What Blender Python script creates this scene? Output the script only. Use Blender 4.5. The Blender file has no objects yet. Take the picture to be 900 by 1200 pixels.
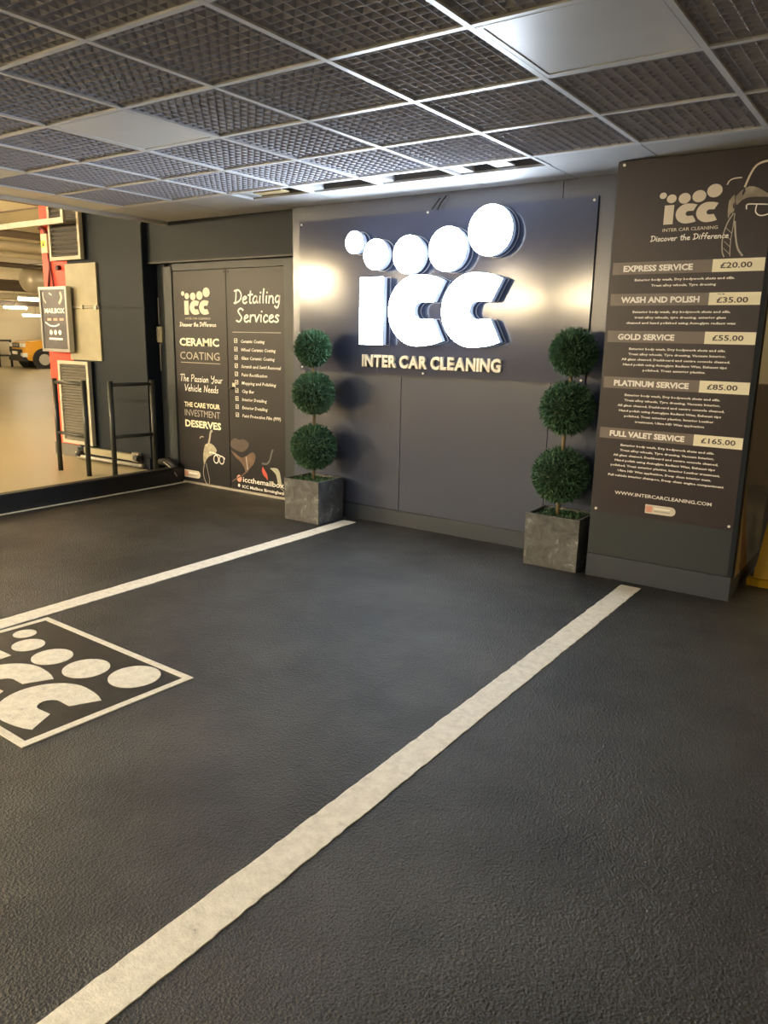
import bpy, bmesh, math, random
from mathutils import Vector, Matrix
random.seed(7)
scene = bpy.context.scene
COL = scene.collection
R = math.radians

# ------------------------------------------------------------------ camera
cam_d = bpy.data.cameras.new('camera')
cam = bpy.data.objects.new('camera', cam_d); COL.objects.link(cam)
yaw, pitch, roll = -0.60721, -0.22291, 0.019504
F = Vector((math.sin(yaw)*math.cos(pitch), math.cos(yaw)*math.cos(pitch), math.sin(pitch)))
rt = F.cross(Vector((0, 0, 1))).normalized(); up = rt.cross(F)
RX = rt*math.cos(roll) + up*math.sin(roll); UY = up*math.cos(roll) - rt*math.sin(roll)
cam.matrix_world = Matrix(((RX.x, UY.x, -F.x, 3.1991), (RX.y, UY.y, -F.y, -1.8492), (RX.z, UY.z, -F.z, 1.4451), (0, 0, 0, 1)))
cam_d.sensor_fit = 'VERTICAL'; cam_d.sensor_height = 36; cam_d.lens = 902.93/1200*36
cam_d.clip_start = 0.05; cam_d.clip_end = 200
scene.camera = cam
# ------------------------------------------------------------------ world, exposure
world = bpy.data.worlds.new('world'); scene.world = world; world.use_nodes = True
bg = world.node_tree.nodes['Background']
bg.inputs['Color'].default_value = (1.0, 0.8, 0.55, 1); bg.inputs['Strength'].default_value = 0.1
vs = scene.view_settings
vs.view_transform = 'Standard'; vs.look = 'None'; vs.gamma = 1; vs.exposure = 0.15
vs.use_curve_mapping = False
TUBE = 105.0      # fluorescent tubes of the car park
SIGN = 34.0       # faces of the illuminated sign

# unseen square fill lamps added behind the camera to brighten the bays (their glow; the fittings are built with the ceiling)
BAYFILL = [(-2.4, -3.4, 115), (1.2, -3.3, 75), (-1.8, -5.7, 95), (3.6, -5.7, 75)]
for x, y, w in BAYFILL:
    d = bpy.data.lights.new('bay fill glow', 'AREA'); d.shape = 'SQUARE'; d.size = 0.5; d.energy = w; d.color = (1.0, 0.84, 0.6) if x < 0 else (1.0, 0.92, 0.78)
    o = bpy.data.objects.new('bay_fill_glow', d); COL.objects.link(o); o.location = (x, y, 2.43)
# ------------------------------------------------------------------ materials
MATS = {}
def mat(name, col, rough=0.6, metal=0.0, spec=0.5, emit=None, estr=0.0, noise=None, bump=None, coat=0.0, alpha=None):
    """noise=(scale, amount, colour2) varied base colour; bump=(scale, strength)"""
    if name in MATS: return MATS[name]
    m = bpy.data.materials.new(name); m.use_nodes = True
    nt = m.node_tree; b = nt.nodes['Principled BSDF']
    b.inputs['Base Color'].default_value = (*col, 1); b.inputs['Roughness'].default_value = rough
    b.inputs['Metallic'].default_value = metal; b.inputs['Specular IOR Level'].default_value = spec
    b.inputs['Coat Weight'].default_value = coat
    if emit: b.inputs['Emission Color'].default_value = (*emit, 1); b.inputs['Emission Strength'].default_value = estr
    tc = nt.nodes.new('ShaderNodeTexCoord')
    if noise:
        sc, amt, c2 = noise
        n = nt.nodes.new('ShaderNodeTexNoise'); n.inputs['Scale'].default_value = sc; n.inputs['Detail'].default_value = 6
        r = nt.nodes.new('ShaderNodeValToRGB'); r.color_ramp.elements[0].position = 0.5-amt; r.color_ramp.elements[1].position = 0.5+amt
        r.color_ramp.elements[0].color = (*col, 1); r.color_ramp.elements[1].color = (*c2, 1)
        nt.links.new(tc.outputs['Object'], n.inputs['Vector']); nt.links.new(n.outputs['Fac'], r.inputs['Fac']); nt.links.new(r.outputs['Color'], b.inputs['Base Color'])
    if bump:
        n = nt.nodes.new('ShaderNodeTexNoise'); n.inputs['Scale'].default_value = bump[0]; n.inputs['Detail'].default_value = 4
        bp = nt.nodes.new('ShaderNodeBump'); bp.inputs['Strength'].default_value = bump[1]; bp.inputs['Distance'].default_value = bump[2] if len(bump) > 2 else 0.01
        nt.links.new(tc.outputs['Object'], n.inputs['Vector']); nt.links.new(n.outputs['Fac'], bp.inputs['Height']); nt.links.new(bp.outputs['Normal'], b.inputs['Normal'])
    MATS[name] = m
    return m

def asphalt():
    m = bpy.data.materials.new('dark floor coating'); m.use_nodes = True; nt = m.node_tree; b = nt.nodes['Principled BSDF']
    L = nt.links.new; N = nt.nodes.new
    tc = N('ShaderNodeTexCoord')
    n1 = N('ShaderNodeTexNoise'); n1.inputs['Scale'].default_value = 1.3; n1.inputs['Detail'].default_value = 7; n1.inputs['Roughness'].default_value = 0.62
    n2 = N('ShaderNodeTexNoise'); n2.inputs['Scale'].default_value = 210; n2.inputs['Detail'].default_value = 3
    n3 = N('ShaderNodeTexVoronoi'); n3.inputs['Scale'].default_value = 120
    for n in (n1, n2, n3): L(tc.outputs['Object'], n.inputs['Vector'])
    r = N('ShaderNodeValToRGB'); r.color_ramp.elements[0].position = 0.4; r.color_ramp.elements[1].position = 0.66
    r.color_ramp.elements[0].color = (0.0095, 0.0095, 0.0095, 1); r.color_ramp.elements[1].color = (0.035, 0.035, 0.0345, 1)
    L(n1.outputs['Fac'], r.inputs['Fac'])
    r2 = N('ShaderNodeValToRGB'); r2.color_ramp.elements[0].position = 0.35; r2.color_ramp.elements[1].position = 0.7
    r2.color_ramp.elements[0].color = (0.25, 0.25, 0.25, 1); r2.color_ramp.elements[1].color = (2.6, 2.55, 2.45, 1)
    L(n2.outputs['Fac'], r2.inputs['Fac'])
    mx = N('ShaderNodeMixRGB'); mx.blend_type = 'MULTIPLY'; mx.inputs['Fac'].default_value = 1
    L(r.outputs['Color'], mx.inputs[1]); L(r2.outputs['Color'], mx.inputs[2]); L(mx.outputs['Color'], b.inputs['Base Color'])
    rr = N('ShaderNodeMapRange'); rr.inputs['To Min'].default_value = 0.6; rr.inputs['To Max'].default_value = 0.34
    L(n1.outputs['Fac'], rr.inputs['Value']); L(rr.outputs['Result'], b.inputs['Roughness'])
    ad = N('ShaderNodeMath'); ad.operation = 'ADD'; L(n2.outputs['Fac'], ad.inputs[0]); L(n3.outputs['Distance'], ad.inputs[1])
    bp = N('ShaderNodeBump'); bp.inputs['Strength'].default_value = 1.0; bp.inputs['Distance'].default_value = 0.0045
    L(ad.outputs['Value'], bp.inputs['Height']); L(bp.outputs['Normal'], b.inputs['Normal'])
    b.inputs['Specular IOR Level'].default_value = 0.5
    return m

def line_paint():
    m = bpy.data.materials.new('worn line paint'); m.use_nodes = True; nt = m.node_tree; b = nt.nodes['Principled BSDF']
    L = nt.links.new; N = nt.nodes.new
    tc = N('ShaderNodeTexCoord'); n1 = N('ShaderNodeTexNoise'); n1.inputs['Scale'].default_value = 24; n1.inputs['Detail'].default_value = 8; n1.inputs['Roughness'].default_value = 0.75
    L(tc.outputs['Object'], n1.inputs['Vector'])
    r = N('ShaderNodeValToRGB'); e = r.color_ramp.elements; e[0].position = 0.27; e[0].color = (0.12, 0.115, 0.1, 1); e[1].position = 0.36; e[1].color = (0.66, 0.61, 0.5, 1)
    k = e.new(0.6); k.color = (0.84, 0.79, 0.66, 1)
    L(n1.outputs['Fac'], r.inputs['Fac']); L(r.outputs['Color'], b.inputs['Base Color'])
    n2 = N('ShaderNodeTexNoise'); n2.inputs['Scale'].default_value = 150; L(tc.outputs['Object'], n2.inputs['Vector'])
    bp = N('ShaderNodeBump'); bp.inputs['Strength'].default_value = 0.6; bp.inputs['Distance'].default_value = 0.004
    L(n2.outputs['Fac'], bp.inputs['Height']); L(bp.outputs['Normal'], b.inputs['Normal']); b.inputs['Roughness'].default_value = 0.6
    return m

def slate():
    m = bpy.data.materials.new('slate planter'); m.use_nodes = True; nt = m.node_tree; b = nt.nodes['Principled BSDF']
    L = nt.links.new; N = nt.nodes.new
    tc = N('ShaderNodeTexCoord'); n1 = N('ShaderNodeTexNoise'); n1.inputs['Scale'].default_value = 9; n1.inputs['Detail'].default_value = 9; n1.inputs['Roughness'].default_value = 0.7; n1.inputs['Distortion'].default_value = 1.2
    L(tc.outputs['Object'], n1.inputs['Vector'])
    r = N('ShaderNodeValToRGB'); e = r.color_ramp.elements; e[0].position = 0.3; e[0].color = (0.04, 0.042, 0.045, 1); e[1].position = 0.6; e[1].color = (0.13, 0.132, 0.135, 1)
    k = e.new(0.7); k.color = (0.4, 0.4, 0.39, 1)
    L(n1.outputs['Fac'], r.inputs['Fac']); L(r.outputs['Color'], b.inputs['Base Color'])
    bp = N('ShaderNodeBump'); bp.inputs['Strength'].default_value = 0.9; bp.inputs['Distance'].default_value = 0.012
    L(n1.outputs['Fac'], bp.inputs['Height']); L(bp.outputs['Normal'], b.inputs['Normal']); b.inputs['Roughness'].default_value = 0.6
    return m

ASPHALT = asphalt(); PAINT = line_paint(); SLATE = slate()
WALL = mat('dark grey gloss wall paint', (0.056, 0.068, 0.108), 0.24, noise=(1.2, 0.25, (0.063, 0.075, 0.116)), bump=(2.2, 0.12, 0.02))
PLATE = mat('dark printed sign plate', (0.052, 0.062, 0.108), 0.13, bump=(1.6, 0.06, 0.02))
SKIRT = mat('grey skirting paint', (0.036, 0.045, 0.062), 0.4)
DARKW = mat('charcoal column paint', (0.011, 0.0155, 0.022), 0.5, spec=0.14, noise=(3, 0.3, (0.015, 0.02, 0.028)))
DOORP = mat('grey green door frame paint', (0.034, 0.042, 0.048), 0.45, spec=0.3)
BLACK = mat('black paint', (0.009, 0.009, 0.01), 0.5)
VOID = mat('black void', (0.012, 0.012, 0.014), 0.9)
PRINT = mat('brown black print', (0.034, 0.026, 0.03), 0.35, spec=0.35)
DPRINT = mat('black print on doors', (0.018, 0.017, 0.02), 0.42, spec=0.25)
BAND = mat('taupe band print', (0.17, 0.14, 0.125), 0.4)
CREAM = mat('cream print', (0.95, 0.9, 0.7), 0.4)
WHITEP = mat('white print', (0.97, 0.95, 0.9), 0.45)
GREYP = mat('grey print', (0.45, 0.42, 0.38), 0.45)
LOGOP = mat('pale taupe logo print', (0.7, 0.64, 0.55), 0.42)
BROWNP = mat('tan leather print', (0.2, 0.12, 0.075), 0.45, noise=(14, 0.3, (0.08, 0.05, 0.04)))
CARP = mat('soft grey car print', (0.42, 0.37, 0.3), 0.45, noise=(12, 0.25, (0.14, 0.12, 0.105)))
REDP = mat('red print', (0.55, 0.08, 0.06), 0.45)
SALMON = mat('salmon print', (0.72, 0.35, 0.26), 0.45)
TXTD = mat('dark brown lettering', (0.06, 0.045, 0.035), 0.5)
TILE = mat('grey open cell tile', (0.33, 0.33, 0.37), 0.6, spec=0.25)
TBAR = mat('light grey ceiling bar', (0.6, 0.61, 0.62), 0.4)
BOARD = mat('painted ceiling board', (0.5, 0.505, 0.52), 0.55)
DIFF = mat('unlit light diffuser', (0.66, 0.66, 0.65), 0.35, noise=(6, 0.3, (0.6, 0.6, 0.6)))
FACE = mat('lit acrylic sign face', (0.9, 0.93, 1), 0.4, emit=(0.76, 0.87, 1.0), estr=SIGN)
RETURN = mat('grey letter return with added glow', (0.5, 0.53, 0.58), 0.4, emit=(0.5, 0.66, 1.0), estr=0.3)  # faint blue glow added to the sides to tint the wall round the sign
RING = mat('pale routed edge', (0.45, 0.47, 0.52), 0.3)
RAISED = mat('cream raised letters', (0.88, 0.8, 0.64), 0.4)
SCREW = mat('white screw cap', (0.85, 0.85, 0.82), 0.35)
STEEL = mat('weathered galvanised steel', (0.5, 0.47, 0.4), 0.5, 0.4, noise=(12, 0.25, (0.36, 0.34, 0.3)))
RED = mat('red column paint', (0.72, 0.055, 0.03), 0.45)
PALE = mat('pale scuffed panel', (0.25, 0.235, 0.165), 0.5, noise=(5, 0.25, (0.34, 0.315, 0.22)), bump=(3, 0.2, 0.02))
GFRAME = mat('cream grille frame', (0.42, 0.4, 0.33), 0.45)
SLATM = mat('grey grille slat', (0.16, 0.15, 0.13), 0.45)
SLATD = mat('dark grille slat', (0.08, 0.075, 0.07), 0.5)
CPFLOOR = mat('polished car park floor', (0.42, 0.365, 0.24), 0.34, spec=0.35, noise=(0.5, 0.22, (0.36, 0.31, 0.2)), bump=(1.4, 0.1, 0.03))
CPWALL = mat('cream car park wall', (0.68, 0.62, 0.46), 0.7, noise=(0.6, 0.3, (0.6, 0.54, 0.4)))
CPCEIL = mat('cream car park soffit', (0.8, 0.73, 0.56), 0.7, noise=(0.8, 0.3, (0.72, 0.65, 0.5)))
PIPE = mat('pipe metal', (0.55, 0.5, 0.4), 0.4, 0.3)
PIPED = mat('dark pipe', (0.13, 0.1, 0.08), 0.5)
TUBEM = mat('fluorescent tube', (1, 1, 1), 0.4, emit=(1.0, 0.82, 0.53), estr=TUBE)
TUBEN = mat('bright near tube', (1, 1, 1), 0.4, emit=(1.0, 0.79, 0.48), estr=420)
TUBED = mat('dim far tube', (1, 1, 1), 0.4, emit=(1.0, 0.88, 0.64), estr=22)
BATTEN = mat('batten housing', (0.6, 0.58, 0.52), 0.5)
YELLOW = mat('yellow plastic', (0.62, 0.36, 0.003), 0.45, spec=0.3)
LEAF = mat('topiary leaf', (0.022, 0.07, 0.032), 0.5, noise=(45, 0.18, (0.085, 0.19, 0.09)))
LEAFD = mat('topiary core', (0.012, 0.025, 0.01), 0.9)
BARK = mat('topiary stem', (0.2, 0.15, 0.07), 0.8)
SOIL = mat('dark moss and soil', (0.03, 0.035, 0.02), 0.95)
GLOSSY = mat('glossy dark side cladding', (0.3, 0.26, 0.21), 0.06, 0.7, spec=1.0)
CARPAINT = mat('orange yellow car paint', (0.75, 0.36, 0.02), 0.25, coat=0.6)
GLASS = mat('dark car glass', (0.02, 0.025, 0.03), 0.08)
RUBBER = mat('tyre rubber', (0.015, 0.015, 0.015), 0.8)
CHROME = mat('car bright trim', (0.7, 0.7, 0.7), 0.2, 0.9)
LAMPG = mat('headlamp glass', (0.85, 0.85, 0.8), 0.1)
BEIGE = mat('beige plastic', (0.42, 0.38, 0.27), 0.5)
SILVERF = mat('silver poster case', (0.42, 0.42, 0.42), 0.3, 0.7)
POSTER = mat('mauve grey poster', (0.085, 0.085, 0.1), 0.25, noise=(6, 0.2, (0.12, 0.115, 0.13)))

# ------------------------------------------------------------------ builders
def link(name, me, m=None, parent=None):
    o = bpy.data.objects.new(name, me); COL.objects.link(o)
    if m and me and not me.materials: me.materials.append(m)
    if parent: o.parent = parent
    return o
def tag(o, label=None, cat=None, group=None, kind=None):
    if label: o['label'] = label
    if cat: o['category'] = cat
    if group: o['group'] = group
    if kind: o['kind'] = kind
    return o
def empty(name, loc=(0, 0, 0)):
    o = bpy.data.objects.new(name, None); COL.objects.link(o); o.location = loc; o.empty_display_size = 0.05
    return o
class MB:
    def __init__(s): s.v = []; s.f = []
    def add(s, vs, fs):
        n = len(s.v); s.v += [tuple(v) for v in vs]; s.f += [tuple(i+n for i in f) for f in fs]; return s
    def box(s, x0, x1, y0, y1, z0, z1):
        return s.add([(x, y, z) for z in (z0, z1) for y in (y0, y1) for x in (x0, x1)],
                     [(0, 2, 3, 1), (4, 5, 7, 6), (0, 1, 5, 4), (2, 6, 7, 3), (0, 4, 6, 2), (1, 3, 7, 5)])
    def tube(s, pts, r, n=10, caps=True):
        pts = [Vector(p) for p in pts]; rings = []
        for i, p in enumerate(pts):
            a = pts[max(i-1, 0)]; b = pts[min(i+1, len(pts)-1)]; d = (b-a).normalized()
            u = d.cross(Vector((0, 0, 1)));
            if u.length < 1e-3: u = d.cross(Vector((0, 1, 0)))
            u.normalize(); w = d.cross(u)
            rr = r[i] if isinstance(r, (list, tuple)) else r
            rings.append([p + (u*math.cos(2*math.pi*k/n)+w*math.sin(2*math.pi*k/n))*rr for k in range(n)])
        vs = [v for g in rings for v in g]; fs = []
        for i in range(len(pts)-1):
            for k in range(n): fs.append((i*n+k, i*n+(k+1) % n, (i+1)*n+(k+1) % n, (i+1)*n+k))
        if caps: fs.append(tuple(range(n-1, -1, -1))); fs.append(tuple((len(pts)-1)*n+k for k in range(n)))
        return s.add(vs, fs)
    def prism(s, poly, fr, d0, d1):
        """poly: 2D outline, fr(u,v,n)->world, extruded from depth d0 to d1"""
        n = len(poly); vs = [fr(u, v, d0) for u, v in poly]+[fr(u, v, d1) for u, v in poly]
        return s.add(vs, [tuple(range(n-1, -1, -1)), tuple(range(n, 2*n))]+[(i, (i+1) % n, n+(i+1) % n, n+i) for i in range(n)])
    def mesh(s, name, smooth=False):
        me = bpy.data.meshes.new(name); me.from_pydata(s.v, [], s.f); me.update()
        bm = bmesh.new(); bm.from_mesh(me); bmesh.ops.recalc_face_normals(bm, faces=bm.faces); bm.to_mesh(me); bm.free()
        if smooth:
            for p in me.polygons: p.use_smooth = len(p.vertices) < 8
        return me
    def obj(s, name, m, parent=None, smooth=False):
        return link(name, s.mesh(name, smooth), m, parent)
def boxo(name, m, b, parent=None, bevel=0):
    o = MB().box(*b).obj(name, m, parent)
    if bevel:
        bm = bmesh.new(); bm.from_mesh(o.data); bmesh.ops.bevel(bm, geom=bm.edges, offset=bevel, segments=2, affect='EDGES'); bm.to_mesh(o.data); bm.free()
    return o
def struct(o, label=None): o['kind'] = 'structure'; (label and o.__setitem__('label', label)); return o
def wallframe(y):                      # facing -y: u = x, v = z, n = distance off the surface
    return lambda u, v, n: (u, y-n, v)
def circle(cx, cy, rx, ry=None, n=40):
    ry = ry or rx
    return [(cx+rx*math.cos(2*math.pi*i/n), cy+ry*math.sin(2*math.pi*i/n)) for i in range(n)]
def letter_c(x0, cz, k=1.0):
    """rounded heavy C with a slot, left edge x0, centre height cz (sign metres * k)"""
    o = []
    for i in range(25):                # outer curve, upper tip -> left -> lower tip
        a = R(82)+R(360-164)*i/24
        o.append((x0+(0.25+0.25*math.cos(a))*k, cz+0.249*math.sin(a)*k))
    outer = [(x0+0.463*k, cz+0.205*k), (x0+0.41*k, cz+0.226*k), (x0+0.35*k, cz+0.24*k)]+o+[(x0+0.35*k, cz-0.24*k), (x0+0.41*k, cz-0.228*k), (x0+0.463*k, cz-0.208*k)]
    inner = [(x0+0.385*k, cz-0.058*k)]
    for i in range(11):
        a = R(270-18*i); inner.append((x0+(0.285+0.062*math.cos(a))*k, cz+0.062*math.sin(a)*k))
    inner.append((x0+0.385*k, cz+0.058*k))
    return outer+inner
CIRC = [(-0.459, 2.130, 0.080), (-0.260, 2.036, 0.109), (0.029, 2.022, 0.133), (0.347, 2.046, 0.149), (0.670, 2.150, 0.163)]
LET = [('i', [(-0.400, 1.390), (-0.188, 1.390), (-0.188, 1.877), (-0.400, 1.877)]), ('c', letter_c(-0.138, 1.636)), ('c', letter_c(0.316, 1.637))]
def mini_logo(name_parent, fr, ox, oz, sx, sz, m, n0=0.002, n1=0.003):
    """flat printed copy of the emblem; (ox, oz) = lower left of the 'i'"""
    f = lambda p: [(ox+(u+0.400)*sx, oz+(v-1.390)*sz) for u, v in p]
    for c in CIRC: MB().prism(f(circle(*c, n=24)), fr, n0, n1).obj('printed_disc', m, name_parent)
    for _, p in LET: MB().prism(f(p), fr, n0, n1).obj('printed_letter', m, name_parent)

_cap = {}
def text(parent, s, x0, x1, z, h, fr, m, bold=0.0, n=0.003, name='lettering', thick=0.0008, shear=0, track=1.0, centre=None, fixw=None, res=2):
    """one line of print; x0..x1 fitted width, z baseline, h cap height"""
    cu = bpy.data.curves.new(name, 'FONT'); cu.body = s; cu.size = 1; cu.offset = bold; cu.shear = shear; cu.space_character = track
    cu.resolution_u = res; cu.fill_mode = 'FRONT'; cu.extrude = 0
    tmp = bpy.data.objects.new('tmp', cu); me = bpy.data.meshes.new_from_object(tmp)
    bpy.data.objects.remove(tmp); bpy.data.curves.remove(cu)
    if not me.vertices: return None
    xs = [v.co.x for v in me.vertices]; a, b = min(xs), max(xs)
    sx = (x1-x0)/(b-a); sy = h/(0.729+2*bold)
    for v in me.vertices:
        u = x0+(v.co.x-a)*sx; w = z+(v.co.y+bold)*sy
        v.co = Vector(fr(u, w, n))
    me.name = name
    return link(name, me, m, parent)

# handwriting: single strokes, x height 0.5, capital 1
G = {
 'D': (0.62, [[(0.1, .95), (.12, .5), (.1, .02)], [(-.05, .9), (.3, .95), (.55, .65), (.48, .25), (.1, .02), (-.02, .05)]]),
 'S': (0.55, [[(.5, .85), (.3, .98), (.1, .8), (.25, .55), (.42, .3), (.25, .02), (0, .1)]]),
 'T': (0.6, [[(-.02, .92), (.3, .95), (.62, .97)], [(.3, .95), (.26, .5), (.24, 0)]]),
 'P': (0.55, [[(.1, .95), (.08, .5), (.05, 0)], [(0, .9), (.35, .98), (.5, .72), (.3, .48), (.08, .45)]]),
 'Y': (0.6, [[(.02, .95), (.1, .6), (.35, .55), (.55, .95)], [(.55, .95), (.5, .4), (.3, -.1), (.1, 0)]]),
 'V': (0.58, [[(0, .95), (.12, .5), (.22, .02), (.4, .5), (.62, .98)]]),
 'N': (0.66, [[(.05, 0), (.1, .5), (.12, .92)], [(.12, .92), (.3, .5), (.5, .03)], [(.5, .03), (.55, .5), (.62, .98)]]),
 'e': (0.4, [[(.05, .25), (.22, .3), (.33, .4), (.2, .5), (.05, .35), (.06, .1), (.22, 0), (.38, .1)]]),
 't': (0.34, [[(.18, .85), (.15, .4), (.17, .05), (.3, .03)], [(0, .58), (.17, .6), (.36, .63)]]),
 'a': (0.44, [[(.34, .45), (.15, .5), (.02, .25), (.12, .02), (.3, .15), (.34, .45)], [(.34, .48), (.33, .2), (.42, .02)]]),
 'i': (0.2, [[(.08, .5), (.07, .2), (.1, .02)], [(.1, .72), (.11, .76)]]),
 'l': (0.2, [[(.1, 1.0), (.07, .5), (.1, .02)]]),
 'n': (0.44, [[(.04, .5), (.05, .25), (.04, 0)], [(.05, .3), (.2, .5), (.34, .38), (.34, .12), (.4, 0)]]),
 'g': (0.44, [[(.34, .45), (.15, .5), (.03, .27), (.12, .06), (.3, .15), (.34, .45)], [(.35, .48), (.34, 0), (.22, -.33), (.02, -.22)]]),
 'r': (0.32, [[(.05, .5), (.06, .25), (.05, 0)], [(.06, .3), (.16, .47), (.32, .48)]]),
 'v': (0.38, [[(.02, .5), (.1, .25), (.16, .02), (.26, .28), (.38, .52)]]),
 'c': (0.37, [[(.32, .42), (.18, .5), (.03, .3), (.08, .05), (.22, 0), (.35, .1)]]),
 's': (0.34, [[(.3, .44), (.16, .5), (.05, .38), (.2, .25), (.27, .1), (.14, 0), (0, .06)]]),
 'o': (0.42, [[(.2, .5), (.04, .3), (.1, .03), (.28, .04), (.36, .28), (.2, .5)]]),
 'h': (0.44, [[(.06, 1.0), (.05, .5), (.04, 0)], [(.05, .3), (.2, .5), (.34, .38), (.33, .12), (.38, 0)]]),
 'f': (0.36, [[(.36, .95), (.22, 1.0), (.15, .7), (.14, .3), (.12, 0)], [(0, .5), (.16, .52), (.34, .55)]]),
 'd': (0.44, [[(.33, .42), (.15, .5), (.02, .25), (.12, .02), (.3, .12)], [(.36, 1.0), (.34, .5), (.36, 0)]]),
 'k': (0.42, [[(.06, 1.0), (.05, .5), (.04, 0)], [(.34, .5), (.08, .25), (.36, 0)]]),
 'u': (0.44, [[(.03, .5), (.04, .15), (.15, .01), (.3, .15), (.34, .5)], [(.34, .5), (.34, .2), (.42, 0)]]),
 ' ': (0.3, [])}
def cr(pts, k=4):
    if len(pts) < 3: return pts
    P = [pts[0]]+list(pts)+[pts[-1]]; out = []
    for i in range(1, len(P)-2):
        for j in range(k):
            t = j/k; a, b, c, d = P[i-1:i+3]
            out.append(tuple(0.5*((2*b[q])+(-a[q]+c[q])*t+(2*a[q]-5*b[q]+4*c[q]-d[q])*t*t+(-a[q]+3*b[q]-3*c[q]+d[q])*t**3) for q in (0, 1)))
    out.append(P[-2]); return out
def script(parent, s, x0, x1, z, h, fr, m, w=0.09, n=0.003, slant=0.08, name='lettering'):
    strokes = []; x = 0
    for ch in s:
        adv, st = G[ch]
        for k in st: strokes.append([(x+a+slant*b, b) for a, b in cr(k)])
        x += adv+0.06
    xs = [p[0] for k in strokes for p in k]; a, b = min(xs), max(xs); sx = (x1-x0)/(b-a)
    mb = MB(); hw = w*h/2
    for k in strokes:
        P = [(x0+(p[0]-a)*sx, z+p[1]*h) for p in k]
        L, Rr = [], []
        for i, p in enumerate(P):
            q0 = P[max(i-1, 0)]; q1 = P[min(i+1, len(P)-1)]; d = Vector((q1[0]-q0[0], q1[1]-q0[1]))
            if d.length < 1e-9: d = Vector((1, 0))
            d.normalize(); nn = Vector((-d.y, d.x))*hw
            if i == 0: p = (p[0]-d.x*hw*.6, p[1]-d.y*hw*.6)
            if i == len(P)-1: p = (p[0]+d.x*hw*.6, p[1]+d.y*hw*.6)
            L.append((p[0]+nn.x, p[1]+nn.y)); Rr.append((p[0]-nn.x, p[1]-nn.y))
        N = len(P); mb.add([fr(*q, n) for q in L]+[fr(*q, n) for q in Rr], [(i, i+1, N+i+1, N+i) for i in range(N-1)])
    return mb.obj(name, m, parent)
def ribbon(parent, pts, w, fr, m, name='printed_outline', n=0.003, smooth=3):
    P = cr(pts, smooth) if smooth > 1 else pts; L, Rr = [], []
    for i, p in enumerate(P):
        q0 = P[max(i-1, 0)]; q1 = P[min(i+1, len(P)-1)]; d = Vector((q1[0]-q0[0], q1[1]-q0[1])).normalized(); nn = Vector((-d.y, d.x))*w/2
        L.append((p[0]+nn.x, p[1]+nn.y)); Rr.append((p[0]-nn.x, p[1]-nn.y))
    N = len(P)
    return MB().add([fr(*q, n) for q in L]+[fr(*q, n) for q in Rr], [(i, i+1, N+i+1, N+i) for i in range(N-1)]).obj(name, m, parent)
def patch(parent, pts, fr, m, name='printed_picture', n=0.0025, smooth=3):
    P = cr(list(pts)+[pts[0]], smooth)[:-1] if smooth > 1 else pts
    return MB().prism(P, fr, n-0.0008, n).obj(name, m, parent)
def screw(parent, x, z, fr, r=0.008, n=0.006):
    return MB().prism(circle(x, z, r, n=12), fr, 0, n).obj('screw_cap', SCREW, parent)

# ================================================================== STRUCTURE
XE = -2.76                                     # edge of the bay towards the car park
floor = struct(boxo('floor', ASPHALT, (XE, 8, -22, 8, -0.1, 0)), 'dark grey coated asphalt floor of the wash bays')
cpf = struct(boxo('car_park_floor', CPFLOOR, (-25.5, XE-0.1, -22, 20, -0.1, 0.1)), 'polished beige floor of the car park beyond the kerb')
struct(boxo('kerb', BLACK, (XE-0.1, XE, -22, 3.3, -0.1, 0.155), bevel=0.008), 'black painted kerb between the bay and the car park')
boxo('edge_line', PAINT, (XE+0.004, XE+0.04, -7, 3.24, 0.0, 0.004), floor)
# --- sign wall
sw = struct(boxo('wall_back', WALL, (-1.17, 1.62, 3.08, 3.5, 0, 2.75)), 'dark grey panelled wall behind the illuminated sign')
for (a, b, c, d) in ((-1.165, -0.086, 0.125, 1.15), (-0.080, 1.117, 0.125, 1.15), (1.123, 1.6, 0.125, 2.43), (-1.165, 1.117, 1.156, 2.43)):
    boxo('wall_panel', WALL, (a, b, 3.072, 3.08, c, d), sw)
struct(boxo('baseboard_back', SKIRT, (-1.17, 1.62, 3.055, 3.08, 0, 0.118), bevel=0.003), 'grey skirting under the illuminated sign')
# --- door wall
dw = struct(boxo('wall_doors', DARKW, (-4.7, -1.17, 3.3, 3.7, 0, 3.1)), 'dark wall around the double doors')
boxo('wall_panel', DOORP, (-3.09, -2.97, 3.26, 3.3, 0.1, 2.09), dw)
hd = struct(boxo('trim_1', DARKW, (-3.27, -1.17, 3.16, 3.3, 2.10, 3.1)), 'dark header box above the double doors')
boxo('shadow_strip', BLACK, (-3.2, -1.17, 3.15, 3.2, 2.085, 2.10), hd)  # black strip stands in for the shadow under the header
fr_ = struct(boxo('trim_2', DOORP, (-2.95, -2.83, 3.22, 3.3, 0.0, 2.06), bevel=0.004), 'grey green left post of the door frame')
struct(boxo('trim_3', DOORP, (-2.83, -1.2, 3.225, 3.3, 2.02, 2.085), bevel=0.004), 'grey green top rail of the door frame')
struct(boxo('trim_4', DOORP, (-1.405, -1.17, 3.22, 3.3, 0.0, 2.06), bevel=0.004), 'grey green right post of the door frame')
struct(boxo('trim_5', STEEL, (-2.83, -1.17, 3.215, 3.27, 0.0, 0.018)), 'worn metal threshold under the doors')
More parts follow.
